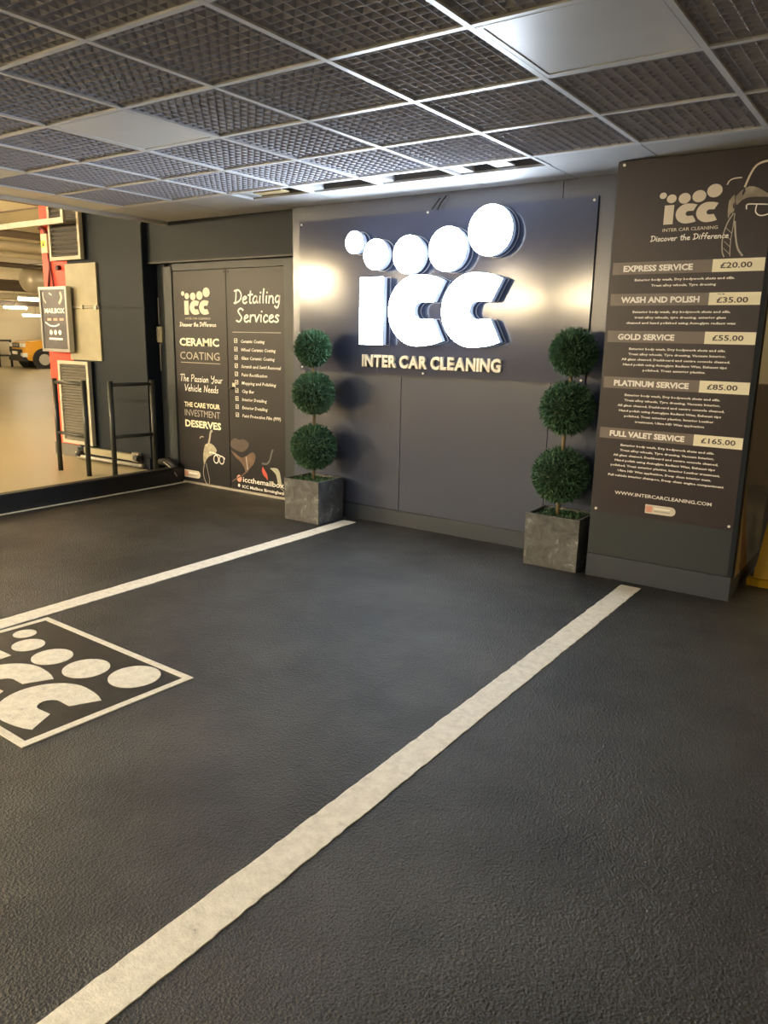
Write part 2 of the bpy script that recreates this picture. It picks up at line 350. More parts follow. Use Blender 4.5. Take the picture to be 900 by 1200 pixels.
# --- ventilation column
col = struct(boxo('wall_left', DARKW, (-4.3, -3.085, 3.1, 3.3, 0.1, 3.1)), 'charcoal boxed column face beside the doors')
boxo('wall_panel', DARKW, (-3.76, -3.09, 3.092, 3.1, 0.22, 1.672), col)
boxo('wall_panel', DARKW, (-3.76, -3.09, 3.092, 3.1, 1.682, 2.44), col)
boxo('wall_panel', DARKW, (-4.3, -3.09, 3.075, 3.1, 0.1, 0.215), col)
redc = struct(boxo('red_column', RED, (-4.74, -4.3, 3.1, 3.5, 0.1, 3.1)), 'red painted column at the edge of the car park')
boxo('column_plinth', mat('grey plinth paint', (0.12, 0.115, 0.1), 0.6), (-4.745, -4.25, 3.09, 3.3, 0.1, 0.235), redc)
struct(boxo('wall_block', CPWALL, (-4.72, 2.3, 3.7, 20, 0.0, 3.1)), 'cream wall of the block behind the doors')
# --- car park shell
struct(boxo('car_park_soffit', CPCEIL, (-25.5, 8, -22, 20, 3.1, 3.3)), 'cream concrete soffit of the car park')
struct(boxo('wall_car_park', CPWALL, (-25.7, -25.5, -22, 20, -0.1, 3.3)), 'cream far wall of the car park')
struct(boxo('wall_far', CPWALL, (-25.5, -4.7, 20, 20.2, -0.1, 3.3)), 'cream end wall of the car park')
struct(boxo('wall_behind', CPWALL, (-25.5, 8, -22.2, -22, -0.1, 3.3)), 'cream wall behind the bays')
struct(boxo('wall_right', CPWALL, (8, 8.2, -22, 20, -0.1, 3.3)), 'cream wall to the right of the bays')
cs = bpy.data.objects['car_park_soffit']
for x in (-7.0, -10.5, -14, -17.5, -21): boxo('soffit_joint', PIPED, (x-0.012, x+0.012, -21.9, 19.9, 3.085, 3.1), cs)
for y in (4.6, 7.2, 9.8, 12.4, 15, 17.6): boxo('soffit_joint', PIPED, (-25.4, -4.8, y-0.012, y+0.012, 3.085, 3.1), cs)
for y in (11.2, 16.2): boxo('soffit_beam', CPCEIL, (-25.5, -4.8, y-0.15, y+0.15, 2.88, 3.1), cs)

# ================================================================== CEILING
ZC = 2.443
ceil = struct(boxo('ceiling', VOID, (XE, 8, -3.0, 3.6, 2.80, 2.83)), 'suspended ceiling with open cell grey tiles')
struct(boxo('ceiling_rear', BOARD, (XE, 8, -7, -1.81, ZC+0.002, ZC+0.02)), 'plain ceiling behind the open cell tiles')
tm = MB(); cell = 0.6/12; t = 0.0022; zt = 0.022
for k in range(13):
    p = min(max(k*cell, 0.014), 0.586)
    tm.box(p-t/3, p+t/3, 0.013, 0.587, 0.0045, 0.010); tm.box(0.013, 0.587, p-t/3, p+t/3, 0.0045, 0.010)
# sloping cell lips give each cell its pyramid look
for i in range(12):
    for j in range(12):
        x0, x1, y0, y1 = max(i*cell, .014), min((i+1)*cell, .586), max(j*cell, .014), min((j+1)*cell, .586)
        d = 0.018
        tm.add([(x0, y0, .005), (x1, y0, .005), (x1, y1, .005), (x0, y1, .005), (x0+d, y0+d, zt), (x1-d, y0+d, zt), (x1-d, y1-d, zt), (x0+d, y1-d, zt)],
               [(0, 1, 5, 4), (1, 2, 6, 5), (2, 3, 7, 6), (3, 0, 4, 7)])
nf = len(tm.f); tm.add([(.014, .014, zt), (.586, .014, zt), (.586, .586, zt), (.014, .586, zt)], [(0, 3, 2, 1)])
tile_me = tm.mesh('open_cell_tile'); tile_me.materials.append(TILE); tile_me.materials.append(mat('grey cell back', (0.3, 0.3, 0.34), 0.8, spec=0.1)); tile_me.polygons[nf].material_index = 1
LIGHTT = {(-1, 1), (3, 1), (-4, 1)}
for i in range(-4, 7):
    for j in range(-3, 4):
        if (i, j) in LIGHTT: continue
        o = link('open_cell_tile', tile_me, None, ceil); o.location = (0.6*i, 0.6*j, ZC)
lights_lab = {(-1, 1): 'unlit square ceiling light nearest above the doors', (3, 1): 'large unlit ceiling light in front of the price board', (-4, 1): 'unlit ceiling light at the left edge beside the car park'}
for (i, j) in LIGHTT:
    x, y = 0.6*i, 0.6*j
    l = empty('ceiling_light', (x+.3, y+.3, ZC)); tag(l, lights_lab[(i, j)], 'ceiling light')
    MB().box(-.268, .268, -.268, .268, -0.001, 0.008).obj('diffuser', DIFF, l)
    mb = MB()
    for a, b, c, d in ((-.286, -.268, -.286, .286), (.268, .286, -.286, .286), (-.268, .268, -.286, -.268), (-.268, .268, .268, .286)): mb.box(a, b, c, d, -0.004, 0.05)
    mb.obj('frame', TBAR, l)
bt = 0.012
for i in range(-4, 8):
    ye = 2.655 if -2 <= i <= 2 else 2.4
    boxo('ceiling_bar', TBAR, (0.6*i-bt, 0.6*i+bt, -1.8, ye, ZC-0.004, ZC+0.03), ceil)
for j in range(-3, 5):
    w = bt if j < 4 else 0.02
    boxo('ceiling_bar', TBAR, (-2.4, 4.2, 0.6*j-w, 0.6*j+w, ZC-0.003, ZC+0.028), ceil)
for i in range(-5, 12):
    if 0.6*i > 8: break
    x0, x1 = 0.6*i+0.003, 0.6*i+0.597
    if i == -5: x0 = XE
    y0 = 2.655 if -2 <= i <= 1 else 2.42
    if i <= 6 or True: boxo('margin_board', BOARD, (x0, x1, y0, 3.6 if i > 3 else 3.14, ZC, ZC+0.015), ceil)
    if -2 <= i <= 1:
        boxo('slot_side', BOARD, (x0, x0+0.1, 2.42, 2.655, ZC+0.012, ZC+0.10), ceil)
        boxo('slot_back', mat('slot lining', (0.1, 0.1, 0.105), 0.7), (x0, x1, 2.655, 2.67, ZC+0.015, ZC+0.16), ceil)
boxo('slot_sheet', mat('cream sheet in slot', (0.62, 0.5, 0.28), 0.6), (-1.12, -0.82, 2.56, 2.65, ZC+0.02, ZC+0.03), ceil)
boxo('slot_sheet', mat('pale sheet in slot', (0.55, 0.55, 0.55), 0.6), (0.86, 0.98, 2.5, 2.65, ZC+0.02, ZC+0.03), ceil)
for x, y, w in BAYFILL:  # unseen glowing panels added to go with the fill lamps
    tag(boxo('ceiling_light', mat('added fill diffuser', (0.8, 0.8, 0.75), 0.4, emit=(1, .8, .52), estr=6), (x-.28, x+.28, y-.28, y+.28, ZC-0.006, ZC+0.002)), 'unseen warm square light added to brighten the bays', 'ceiling light', 'added fill lights of the bays')
for y in [(-1.8+0.6*k) for k in range(8)]:
    boxo('margin_board', mat('edge board painted as lit', (0.72, 0.68, 0.6), 0.5), (XE, -2.41, y+0.003, min(y+0.597, 2.42), ZC, ZC+0.015), ceil)  # ceiling board coloured paler and warmer for light from the car park
struct(boxo('trim_6', mat('grey edge angle', (0.55, 0.5, 0.42), 0.5), (XE-0.03, XE, -7, 3.14, ZC-0.03, 2.9)), 'grey edge strip of the lowered ceiling')
boxo('plenum_side', VOID, (XE, XE+0.02, -1.8, 3.1, ZC+0.05, 2.8), ceil)
boxo('plenum_side', VOID, (XE, 1.6, 3.1, 3.12, ZC+0.05, 2.8), ceil)

# ================================================================== FLOOR MARKINGS
def jag(x0, x1, y0, y1, step, amp, seed):
    rnd = random.Random(seed); n = int((y1-y0)/step); L = [(x0+rnd.uniform(-amp, amp), y0+(y1-y0)*i/n) for i in range(n+1)]
    Rr = [(x1+rnd.uniform(-amp, amp), y0+(y1-y0)*i/n) for i in range(n+1)]
    v = [(x, y, 0.004) for x, y in L]+[(x, y, 0.004) for x, y in Rr]+[(x, y, -0.002) for x, y in L]+[(x, y, -0.002) for x, y in Rr]; m = n+1
    f = []
    for i in range(n): f += [(i, m+i, m+i+1, i+1), (2*m+i, i, i+1, 2*m+i+1), (m+i, 3*m+i, 3*m+i+1, m+i+1)]
    f += [(0, 2*m, 3*m, m), (n, m+n, 3*m+n, 2*m+n)]
    mb = MB(); mb.v = v; mb.f = f; return mb
ln = jag(1.832, 1.952, -4, 2.665, 0.03, 0.0025, 1).obj('bay_line', PAINT, floor); ln['label'] = 'white bay line running from the price board'
ln = jag(-0.512, -0.392, -4, 2.93, 0.03, 0.0025, 2).obj('bay_line', PAINT, floor); ln['label'] = 'white bay line running from the left planter'
lg = empty('painted_emblem'); lg.parent = floor; lg['label'] = 'white circles and letters painted in a square on the bay floor'
gfr = lambda u, v, n: (u, v, n)
MB().prism([(-0.37, 0.225), (0.765, 0.19), (0.728, -0.52), (-0.407, -0.485)], gfr, 0.0005, 0.0022).obj('black_field', mat('worn black floor paint', (0.012, 0.012, 0.012), 0.5, noise=(9, 0.2, (0.03, 0.028, 0.025)), bump=(180, 0.4, 0.003)), lg)
A, B, C, D = (-0.358, 0.247), (0.788, 0.212), (0.749, -0.541), (-0.397, -0.506)
def bar(p, q, w, side):
    p, q = Vector(p), Vector(q); d = (q-p).normalized(); nn = Vector((-d.y, d.x))*w*side
    return [tuple(p), tuple(q), tuple(q+nn), tuple(p+nn)]
ctr = Vector(((A[0]+C[0])/2, (A[1]+C[1])/2))
def inset(p): return (p[0]+(0.032 if p[0] < ctr.x else -0.034), p[1]+(0.031 if p[1] < ctr.y else -0.031))
for p, q in ((A, B), (B, C), (C, D), (D, A)):
    MB().prism([p, q, inset(q), inset(p)], gfr, 0, 0.0042).obj('border_line', PAINT, lg)
mm = lambda u, v: (0.579+(u-0.67)*0.725, 0.067+(v-2.15)*0.715)
for c in CIRC: MB().prism([mm(u, v) for u, v in circle(c[0], c[1], c[2]*0.93)], gfr, 0, 0.0042).obj('painted_disc', PAINT, lg)
for _, p in LET: MB().prism([mm(u, v) for u, v in p], gfr, 0, 0.0042).obj('painted_letter', PAINT, lg)
# small pale specks of litter
# ================================================================== ILLUMINATED SIGN
sg = tag(empty('illuminated_sign', (0.14, 3.07, 1.2)), 'large glowing white circles and letters on a dark plate above the skirting wall', 'sign')
def chi(o, p=None):                    # keep world placement under an offset parent
    p = p or sg
    return o
sgm = empty('tmp_root')
def place_children(root):
    inv = Matrix.Translation(-root.location)
    for ch in root.children:
        ch.matrix_parent_inverse = inv
bpy.data.objects.remove(sgm)
wf = wallframe(3.072)
MB().box(-1.08, 1.36, 3.055, 3.072, 1.17, 2.325).obj('backing_plate', PLATE, sg)
pf = wallframe(3.055)
for x, z in ((-1.055, 2.30), (0.12, 2.312), (1.335, 2.30), (-1.055, 1.195), (0.12, 1.19), (1.335, 1.195)): screw(sg, x, z, pf)
def scale_poly(p, d, c):               # push an outline outwards a little
    out = []; n = len(p)
    for i in range(n):
        a, b, e = Vector(p[i-1]), Vector(p[i]), Vector(p[(i+1) % n]); t1 = (b-a).normalized(); t2 = (e-b).normalized()
        n1 = Vector((t1.y, -t1.x)); n2 = Vector((t2.y, -t2.x)); s = (n1+n2)
        s = s.normalized()*min(1/max(0.5, (s.length/2)), 1.4) if s.length > 1e-6 else n1
        out.append(tuple(b+s*d))
    return out
def ccw(p): return p if sum(p[i-1][0]*p[i][1]-p[i][0]*p[i-1][1] for i in range(len(p))) > 0 else p[::-1]
yfw = wallframe(2.96)
def lit(kind, poly):
    poly = ccw(poly)
    can = MB().prism(poly, yfw, -0.048, -0.002).obj('illuminated_'+kind, RETURN, sg)
    MB().prism(poly, yfw, -0.002, 0.003).obj('lit_face', FACE, can)['label'] = 'glowing white face'
    # routed mounting outline standing just off the plate
    n = len(poly); inn = poly; outp = scale_poly(poly, 0.005, None); fr2 = wallframe(3.055)
    v = [fr2(u, w_, 0.008) for u, w_ in inn]+[fr2(u, w_, 0.008) for u, w_ in outp]+[fr2(u, w_, 0.0) for u, w_ in inn]+[fr2(u, w_, 0.0) for u, w_ in outp]
    f = [q for i in range(n) for q in ((i, (i+1) % n, n+(i+1) % n, n+i), (i, 2*n+i, 2*n+(i+1) % n, (i+1) % n), (n+i, n+(i+1) % n, 3*n+(i+1) % n, 3*n+i))]
    MB().add(v, f).obj('mounting_edge', RING, can)
    xs = [p[0] for p in poly]; zs = [p[1] for p in poly]
    cx = min(xs)+0.1*(max(xs)-min(xs)) if kind == 'letter' else sum(xs)/n; cz = (min(zs)+max(zs))/2
    MB().prism(circle(cx, cz, 0.012, n=8), yfw, -0.097, -0.046).obj('stand_off', RETURN, can)
for c in CIRC: lit('disc', circle(*c, n=48))
for nme, p in LET: lit('letter', p)
for k, pts in enumerate(([(0.22, 3.05, 2.40), (0.19, 3.04, 2.36), (0.155, 3.048, 2.33)], [(0.27, 3.05, 2.41), (0.235, 3.04, 2.37), (0.20, 3.05, 2.325)])):
    MB().tube(pts, 0.005, 8).obj('sign_cable', BLACK, sg, True)
# raised tagline: every letter its own piece
cu = bpy.data.curves.new('t', 'FONT')
def glyph_mesh(ch, bold):
    cu = bpy.data.curves.new('g', 'FONT'); cu.body = ch; cu.size = 1; cu.offset = bold; cu.extrude = 0.5; cu.resolution_u = 3
    tmp = bpy.data.objects.new('tmp', cu); me = bpy.data.meshes.new_from_object(tmp); bpy.data.objects.remove(tmp); bpy.data.curves.remove(cu); return me
def raised(s, x0, x1, z, h, yb, depth, m, parent):
    items = []; x = 0
    for ch in s:
        if ch == ' ': x += 0.2; continue
        me = glyph_mesh(ch, 0.042); xs = [v.co.x for v in me.vertices]; a, b = min(xs), max(xs)
        items.append((ch, me, x-a)); x += b-a+0.075
    tot = x-0.075; sx = (x1-x0)/tot; sy = h/(0.729+0.084)
    for ch, me, off in items:
        for v in me.vertices:
            v.co = Vector((x0+(v.co.x+off)*sx, yb-depth*(v.co.z+0.5), z+(v.co.y+0.042)*sy))
        me.name = 'raised_letter'; link('raised_letter', me, m, parent)
raised('INTER CAR CLEANING', -0.430, 0.760, 1.222, 0.098, 3.055, 0.022, RAISED, sg)
place_children(sg)

# ================================================================== PRICE BOARD COLUMN
bc = struct(boxo('wall_price', DOORP, (1.575, 2.42, 2.76, 3.08, 0, 2.44)), 'grey green column that carries the price board')
boxo('kick_panel', SKIRT, (1.575, 2.425, 2.747, 2.76, 0, 0.143), bc)
boxo('column_panel', DOORP, (1.575, 2.425, 2.752, 2.76, 0.148, 2.43), bc)
boxo('corner_bead', DARKW, (2.405, 2.43, 2.745, 2.76, 0.148, 2.43), bc)
side = struct(boxo('wall_recess', BLACK, (2.3, 2.415, 3.08, 8, 0, 2.44)), 'side wall painted black for the dark recess behind the price column')  # black stands in for the darkness of the opening behind the column
boxo('side_cladding', GLOSSY, (2.425, 2.435, 2.80, 3.60, 0.13, 2.43), bc)
struct(boxo('wall_end', CPWALL, (2.415, 8, 7.0, 7.2, 1.05, 3.1)), 'cream upper wall at the end of the side passage')
struct(boxo('wall_end_dado', mat('brown dado paint', (0.07, 0.05, 0.035), 0.6), (2.415, 8, 6.98, 7.2, 0, 1.05)), 'brown lower wall at the end of the side passage')
pb = tag(empty('price_board', (2.0, 2.75, 0.42)), 'dark brown price list board on the column at the right', 'price board')
f0 = wallframe(2.752); f1 = wallframe(2.744)
MB().box(1.583, 2.405, 2.744, 2.752, 0.418, 2.436).obj('backing_panel', PRINT, pb)
for x, z in ((1.614, 2.417), (1.611, 0.437), (2.384, 0.440), (2.384, 2.417)): screw(pb, x, z, f1)
mini_logo(pb, f1, 1.860, 2.084, 0.238, 0.206, LOGOP)
text(pb, 'INTER CAR CLEANING', 1.860, 2.150, 2.046, 0.018, f1, LOGOP, 0.012)
script(pb, 'Discover the Difference', 1.798, 2.208, 1.998, 0.030, f1, WHITEP, 0.17)
SV = [('EXPRESS SERVICE', '£20.00', 1.824, 1.891, 2.042, ['Exterior body wash, Dry bodywork shuts and sills.', 'Treat alloy wheels, Tyre dressing'], [(1.728, 2.264), (1.824, 2.172)], 1.790, 0.0315),
      ('WASH AND POLISH', '£35.00', 1.651, 1.717, 2.095, ['Exterior body wash, dry bodywork shuts and sills,', 'treat alloy wheels, tyre dressing, exterior glass', 'cleaned and hand polished using Autoglym radiant wax'], [(1.732, 2.262), (1.745, 2.242), (1.700, 2.296)], 1.613, 0.0305),
      ('GOLD SERVICE', '£55.00', 1.443, 1.509, 1.981, ['Exterior body wash, Dry bodywork shuts and sills.', 'Treat alloy wheels, Tyre dressing, Vacuum Interior,', 'All glass cleaned, Dashboard and centre console cleaned.', 'Hand polish using Autoglym Radiant Wax, Exhaust tips', 'polished, Treat exterior plastics.'], [(1.730, 2.261), (1.728, 2.264), (1.69, 2.29), (1.702, 2.276), (1.82, 2.168)], 1.405, 0.030),
      ('PLATINUM SERVICE', '£85.00', 1.177, 1.243, 2.086, ['Exterior body wash, Dry bodywork shuts and sills.', 'Treat alloy wheels, Tyre dressing, Vacuum Interior,', 'All glass cleaned, Dashboard and centre console cleaned,', 'Hand polish using Autoglym Radiant Wax, Exhaust tips', 'polished, Treat exterior plastics, Interior Leather', 'treatment, Ultra HD Wax application'], [(1.728, 2.261), (1.728, 2.264), (1.69, 2.29), (1.702, 2.276), (1.736, 2.24), (1.801, 2.192)], 1.138, 0.0308),
      ('FULL VALET SERVICE', '£165.00', 0.877, 0.941, 2.093, ['Exterior body wash, Dry bodywork shuts and sills.', 'Treat alloy wheels, Tyre dressing, Vacuum Interior,', 'All glass cleaned, Dashboard and centre console cleaned,', 'Hand polish using Autoglym Radiant Wax, Exhaust tips', 'polished, Treat exterior plastics, Interior Leather treatment,', 'Ultra HD Wax application, Deep clean interior mats.', 'Full vehicle interior shampoo, Deep clean engine compartment'], [(1.730, 2.263), (1.728, 2.264), (1.69, 2.29), (1.702, 2.276), (1.68, 2.305), (1.725, 2.262), (1.669, 2.331)], 0.840, 0.0308)]
for ti, pr, z0, z1, tx, lines, wid, zb, dz in SV:
    b = MB().box(1.596, 2.143, 2.7425, 2.744, z0, z1).obj('heading_band', BAND, pb)
    text(b, ti, 1.658, tx, z0+0.0145, 0.036, f1, WHITEP, 0.042, n=0.0025)
    p = MB().box(2.143, 2.403, 2.7422, 2.744, z0, z1).obj('price_tag', CREAM, pb)
    text(p, pr, 2.184, 2.343 if len(pr) < 7 else 2.366, z0+(0.019 if pr != '£35.00' else 0.012), 0.031, f1, TXTD, 0.018, n=0.0027)
    if pr == '£35.00': text(p, 'FROM', 2.186, 2.222, z1-0.012, 0.008, f1, TXTD, 0.01, n=0.0027)
    for k, (s, (a, c)) in enumerate(zip(lines, wid)):
        text(pb, s, a, c, zb-dz*k-0.004, 0.0135, f1, WHITEP, 0.032, n=0.0012, res=1)
text(pb, 'WWW.INTERCARCLEANING.COM', 1.720, 2.279, 0.5415, 0.0215, f1, WHITEP, 0.012)
def rounded(x0, x1, z0, z1, r, n=8, left=True):
    zc = (z0+z1)/2; r = (z1-z0)/2
    return [(x0, z0), (x1-r, z0)]+[(x1-r+r*math.cos(R(-90+180*i/n)), zc+r*math.sin(R(-90+180*i/n))) for i in range(1, n)]+[(x1-r, z1), (x0, z1)]
def badge(parent, f, x0, x1, z0, z1):
    b = MB().prism(rounded(x0, x1, z0, z1, 0), f, 0, 0.002).obj('approval_badge', LOGOP, parent)
    h = z1-z0; MB().prism([(x0+.1*h, z0+.15*h), (x0+.8*h, z0+.15*h), (x0+.8*h, z1-.15*h), (x0+.1*h, z1-.15*h)], f, 0.002, 0.0026).obj('badge_square', SALMON, b)
    for k in range(2): MB().prism([(x0+1.0*h, z0+(.55-.3*k)*h), (x1-.6*h, z0+(.55-.3*k)*h), (x1-.6*h, z0+(.7-.3*k)*h), (x0+1.0*h, z0+(.7-.3*k)*h)], f, 0.002, 0.0026).obj('badge_line', GREYP if k else WHITEP, b)
badge(pb, f1, 1.910, 2.086, 0.450, 0.503)
# faint car picture at the top right corner
patch(pb, [(2.224, 2.203), (2.246, 2.228), (2.285, 2.248), (2.33, 2.236), (2.373, 2.208), (2.403, 2.192), (2.403, 2.186), (2.345, 2.192), (2.29, 2.194), (2.255, 2.182), (2.234, 2.160), (2.226, 2.175)], f1, CARP, smooth=2)
patch(pb, [(2.192, 2.183), (2.214, 2.213), (2.221, 2.185), (2.222, 2.130), (2.206, 2.118), (2.196, 2.093), (2.191, 2.140)], f1, CARP, smooth=2)
patch(pb, [(2.252, 2.218), (2.262, 2.245), (2.268, 2.226), (2.256, 2.20)], f1, PRINT, n=0.003, smooth=1)
patch(pb, [(2.213, 2.160), (2.219, 2.175), (2.223, 2.150), (2.218, 2.140)], f1, PRINT, n=0.003, smooth=1)
ribbon(pb, [(2.174, 2.264), (2.183, 2.283), (2.206, 2.293), (2.243, 2.294)], 0.006, f1, LOGOP)
ribbon(pb, [(2.262, 2.245), (2.280, 2.300), (2.305, 2.345), (2.345, 2.362), (2.400, 2.366)], 0.010, f1, LOGOP)
ribbon(pb, [(2.283, 2.135), (2.283, 2.158), (2.32, 2.158), (2.403, 2.150)], 0.006, f1, WHITEP)
ribbon(pb, [(2.330, 2.154), (2.328, 2.120), (2.350, 2.100), (2.385, 2.103), (2.403, 2.118)], 0.006, f1, WHITEP)
ribbon(pb, [(2.222, 2.12), (2.195, 2.07), (2.180, 2.00), (2.185, 1.93), (2.198, 1.90)], 0.006, f1, GREYP)
ribbon(pb, [(2.232, 2.08), (2.245, 2.00), (2.262, 1.94), (2.290, 1.902)], 0.009, f1, GREYP)
ribbon(pb, [(2.228, 2.12), (2.226, 2.05), (2.222, 1.98), (2.226, 1.902)], 0.004, f1, GREYP)
for a in range(4): ribbon(pb, [(2.190, 2.05-0.035*a), (2.222, 2.02-0.035*a)], 0.003, f1, GREYP, smooth=1)
place_children(pb)

# ================================================================== DOORS
d1 = tag(boxo('door_1', DPRINT, (-2.826, -2.114, 3.232, 3.27, 0.012, 2.015), bevel=0.002), 'left door leaf printed with ceramic coating advert', None, None, 'structure')
d2 = tag(boxo('door_2', DPRINT, (-2.108, -1.408, 3.232, 3.27, 0.012, 2.015), bevel=0.002), 'right door leaf printed with the list of detailing services', None, None, 'structure')
df = wallframe(3.232)
for x in (-2.142, -2.085): MB().prism(circle(x, 1.99, 0.010, n=10), df, 0, 0.006).obj('door_bolt', BLACK, d1 if x < -2.11 else d2)
mini_logo(d1, df, -2.672, 1.618, 0.284, 0.262, LOGOP)
text(d1, 'INTER CAR CLEANING', -2.665, -2.322, 1.574, 0.020, df, GREYP, 0.01)
script(d1, 'Discover the Difference', -2.745, -2.250, 1.512, 0.038, df, WHITEP, 0.18)
text(d1, 'CERAMIC', -2.758, -2.217, 1.330, 0.078, df, CREAM, 0.03)
text(d1, 'COATING', -2.756, -2.214, 1.205, 0.074, df, GREYP, 0.0)
boxo('rule_line', GREYP, (-2.75, -2.21, 3.2295, 3.232, 1.172, 1.178), d1)
script(d1, 'The Passion Your', -2.765, -2.185, 0.997, 0.066, df, WHITEP, 0.11)
script(d1, 'Vehicle Needs', -2.705, -2.245, 0.905, 0.066, df, WHITEP, 0.11)
text(d1, 'THE CARE YOUR', -2.722, -2.228, 0.752, 0.050, df, CREAM, 0.03)
text(d1, 'INVESTMENT', -2.720, -2.230, 0.665, 0.066, df, GREYP, 0.0)
text(d1, 'DESERVES', -2.720, -2.220, 0.558, 0.072, df, CREAM, 0.035)
badge(d1, df, -2.765, -2.53, 0.055, 0.128)
# car picture on the left leaf: mirror arm, headlamp, spectacle-shaped lamp outline
def dp(x, y): # from the 900x600 study of the door feet to metres
    u0 = -2.82+(x-60)/395*0.71 if x < 455 else -2.108+(x-462)/405*0.70
    return u0
patch(d1, [(-2.45, 0.40), (-2.40, 0.42), (-2.34, 0.41), (-2.29, 0.36), (-2.33, 0.32), (-2.40, 0.29), (-2.44, 0.25), (-2.47, 0.20), (-2.48, 0.27), (-2.47, 0.34)], df, mat('pale car print', (0.6, 0.56, 0.42), 0.45, noise=(25, 0.25, (0.25, 0.23, 0.18))))
ribbon(d1, [(-2.40, 0.41), (-2.38, 0.47), (-2.365, 0.53), (-2.34, 0.545)], 0.022, df, GREYP)
ribbon(d1, [(-2.52, 0.455), (-2.50, 0.475), (-2.465, 0.475)], 0.010, df, GREYP)
ribbon(d1, [(-2.39, 0.325), (-2.37, 0.335), (-2.30, 0.325), (-2.19, 0.300), (-2.19, 0.285)], 0.012, df, WHITEP)
for cx in (-2.30, -2.225):
    ribbon(d1, [(cx+0.032*math.cos(a), 0.275+0.038*math.sin(a)) for a in [2*math.pi*i/12 for i in range(13)]], 0.010, df, WHITEP)
ribbon(d1, [(-2.47, 0.20), (-2.485, 0.12), (-2.46, 0.04), (-2.42, 0.01)], 0.008, df, GREYP)
ribbon(d1, [(-2.44, 0.22), (-2.42, 0.14), (-2.40, 0.06), (-2.41, 0.02)], 0.006, df, GREYP)
script(d2, 'Detailing', -2.010, -1.460, 1.715, 0.120, df, WHITEP, 0.13)
script(d2, 'Services', -1.985, -1.470, 1.555, 0.120, df, WHITEP, 0.13)
boxo('rule_line', GREYP, (-2.04, -1.45, 3.2295, 3.232, 1.463, 1.468), d2)
SL = [('Ceramic Coating', -1.643), ('Wheel Ceramic Coating', -1.513), ('Glass Ceramic Coating', -1.525), ('Scratch and Swirl Removal', -1.453), ('Paint Rectification', -1.617), ('Mopping and Polishing', -1.513), ('Clay Bar', -1.780), ('Interior Detailing', -1.627), ('Exterior Detailing', -1.618), ('Paint Protection Film (PPF)', -1.459)]
for k, (s, xr) in enumerate(SL):
    z = 1.372-0.0742*k
    text(d2, s, -1.935, xr, z, 0.030, df, WHITEP, 0.012, shear=0.15, res=1)
    bx = MB(); x, w, h, e = -2.02, 0.038, 0.038, 0.005
    for a, b, c, d in ((x, x+w, z-0.002, z+e-0.002), (x, x+w, z+h-e, z+h), (x, x+e, z, z+h), (x+w-e, x+w, z, z+h)): bx.box(a, b, 3.229, 3.232, c, d)
    bo = bx.obj('tick_box', WHITEP, d2); ribbon(bo, [(x+0.009, z+0.018), (x+0.016, z+0.010), (x+0.032, z+0.028)], 0.005, df, WHITEP, smooth=1, name='tick')
patch(d2, [(-2.10, 0.46), (-2.05, 0.50), (-1.98, 0.49), (-1.93, 0.50), (-1.86, 0.47), (-1.88, 0.42), (-1.95, 0.38), (-2.03, 0.39), (-2.10, 0.42)], df, mat('dim leather print', (0.07, 0.05, 0.045), 0.45), n=0.002)
patch(d2, [(-2.10, 0.385), (-2.04, 0.36), (-1.97, 0.325), (-1.90, 0.345), (-1.82, 0.39), (-1.78, 0.36), (-1.80, 0.29), (-1.86, 0.23), (-1.90, 0.19), (-1.93, 0.24), (-1.98, 0.29), (-2.05, 0.33)], df, BROWNP)
ribbon(d2, [(-1.90, 0.20), (-1.95, 0.16), (-2.02, 0.125), (-2.09, 0.085)], 0.012, df, BROWNP)
ribbon(d2, [(-1.90, 0.34), (-1.89, 0.28), (-1.88, 0.22)], 0.012, df, GREYP)
patch(d2, [(-1.69, 0.27), (-1.665, 0.24), (-1.635, 0.20), (-1.63, 0.15), (-1.65, 0.17), (-1.68, 0.19), (-1.70, 0.23)], df, REDP)
ribbon(d2, [(-1.70, 0.30), (-1.64, 0.30), (-1.60, 0.34), (-1.58, 0.40), (-1.56, 0.44)], 0.018, df, mat('dark grey print', (0.12, 0.12, 0.13), 0.45))
patch(d2, [(-1.60, 0.265), (-1.53, 0.275), (-1.49, 0.255), (-1.47, 0.19), (-1.46, 0.12), (-1.50, 0.12), (-1.52, 0.2), (-1.55, 0.235)], df, mat('pale green print', (0.45, 0.46, 0.36), 0.45))
ribbon(d2, [(-1.44, 0.14), (-1.47, 0.10), (-1.43, 0.07), (-1.45, 0.03)], 0.006, df, GREYP)
MB().prism(circle(-1.995, 0.125, 0.032, 0.034, 16), df, 0.0005, 0.002).obj('social_icon', SALMON, d2)
text(d2, 'iccthemailbox', -1.945, -1.43, 0.098, 0.052, df, WHITEP, 0.012)
MB().prism(circle(-2.0, 0.058, 0.014, 0.016, 12), df, 0.0005, 0.002).obj('social_icon', WHITEP, d2)
text(d2, 'ICC Mailbox Birmingham', -1.955, -1.43, 0.040, 0.030, df, WHITEP, 0.016)
MB().tube([(-2.035, 3.232, 0.965), (-2.035, 3.20, 0.965)], 0.012).tube([(-2.035, 3.20, 0.965), (-2.085, 3.20, 0.955)], 0.009).obj('door_handle', BLACK, d2)
boxo('lock_plate', STEEL, (-2.055, -2.015, 3.226, 3.232, 0.955, 1.01), d2)
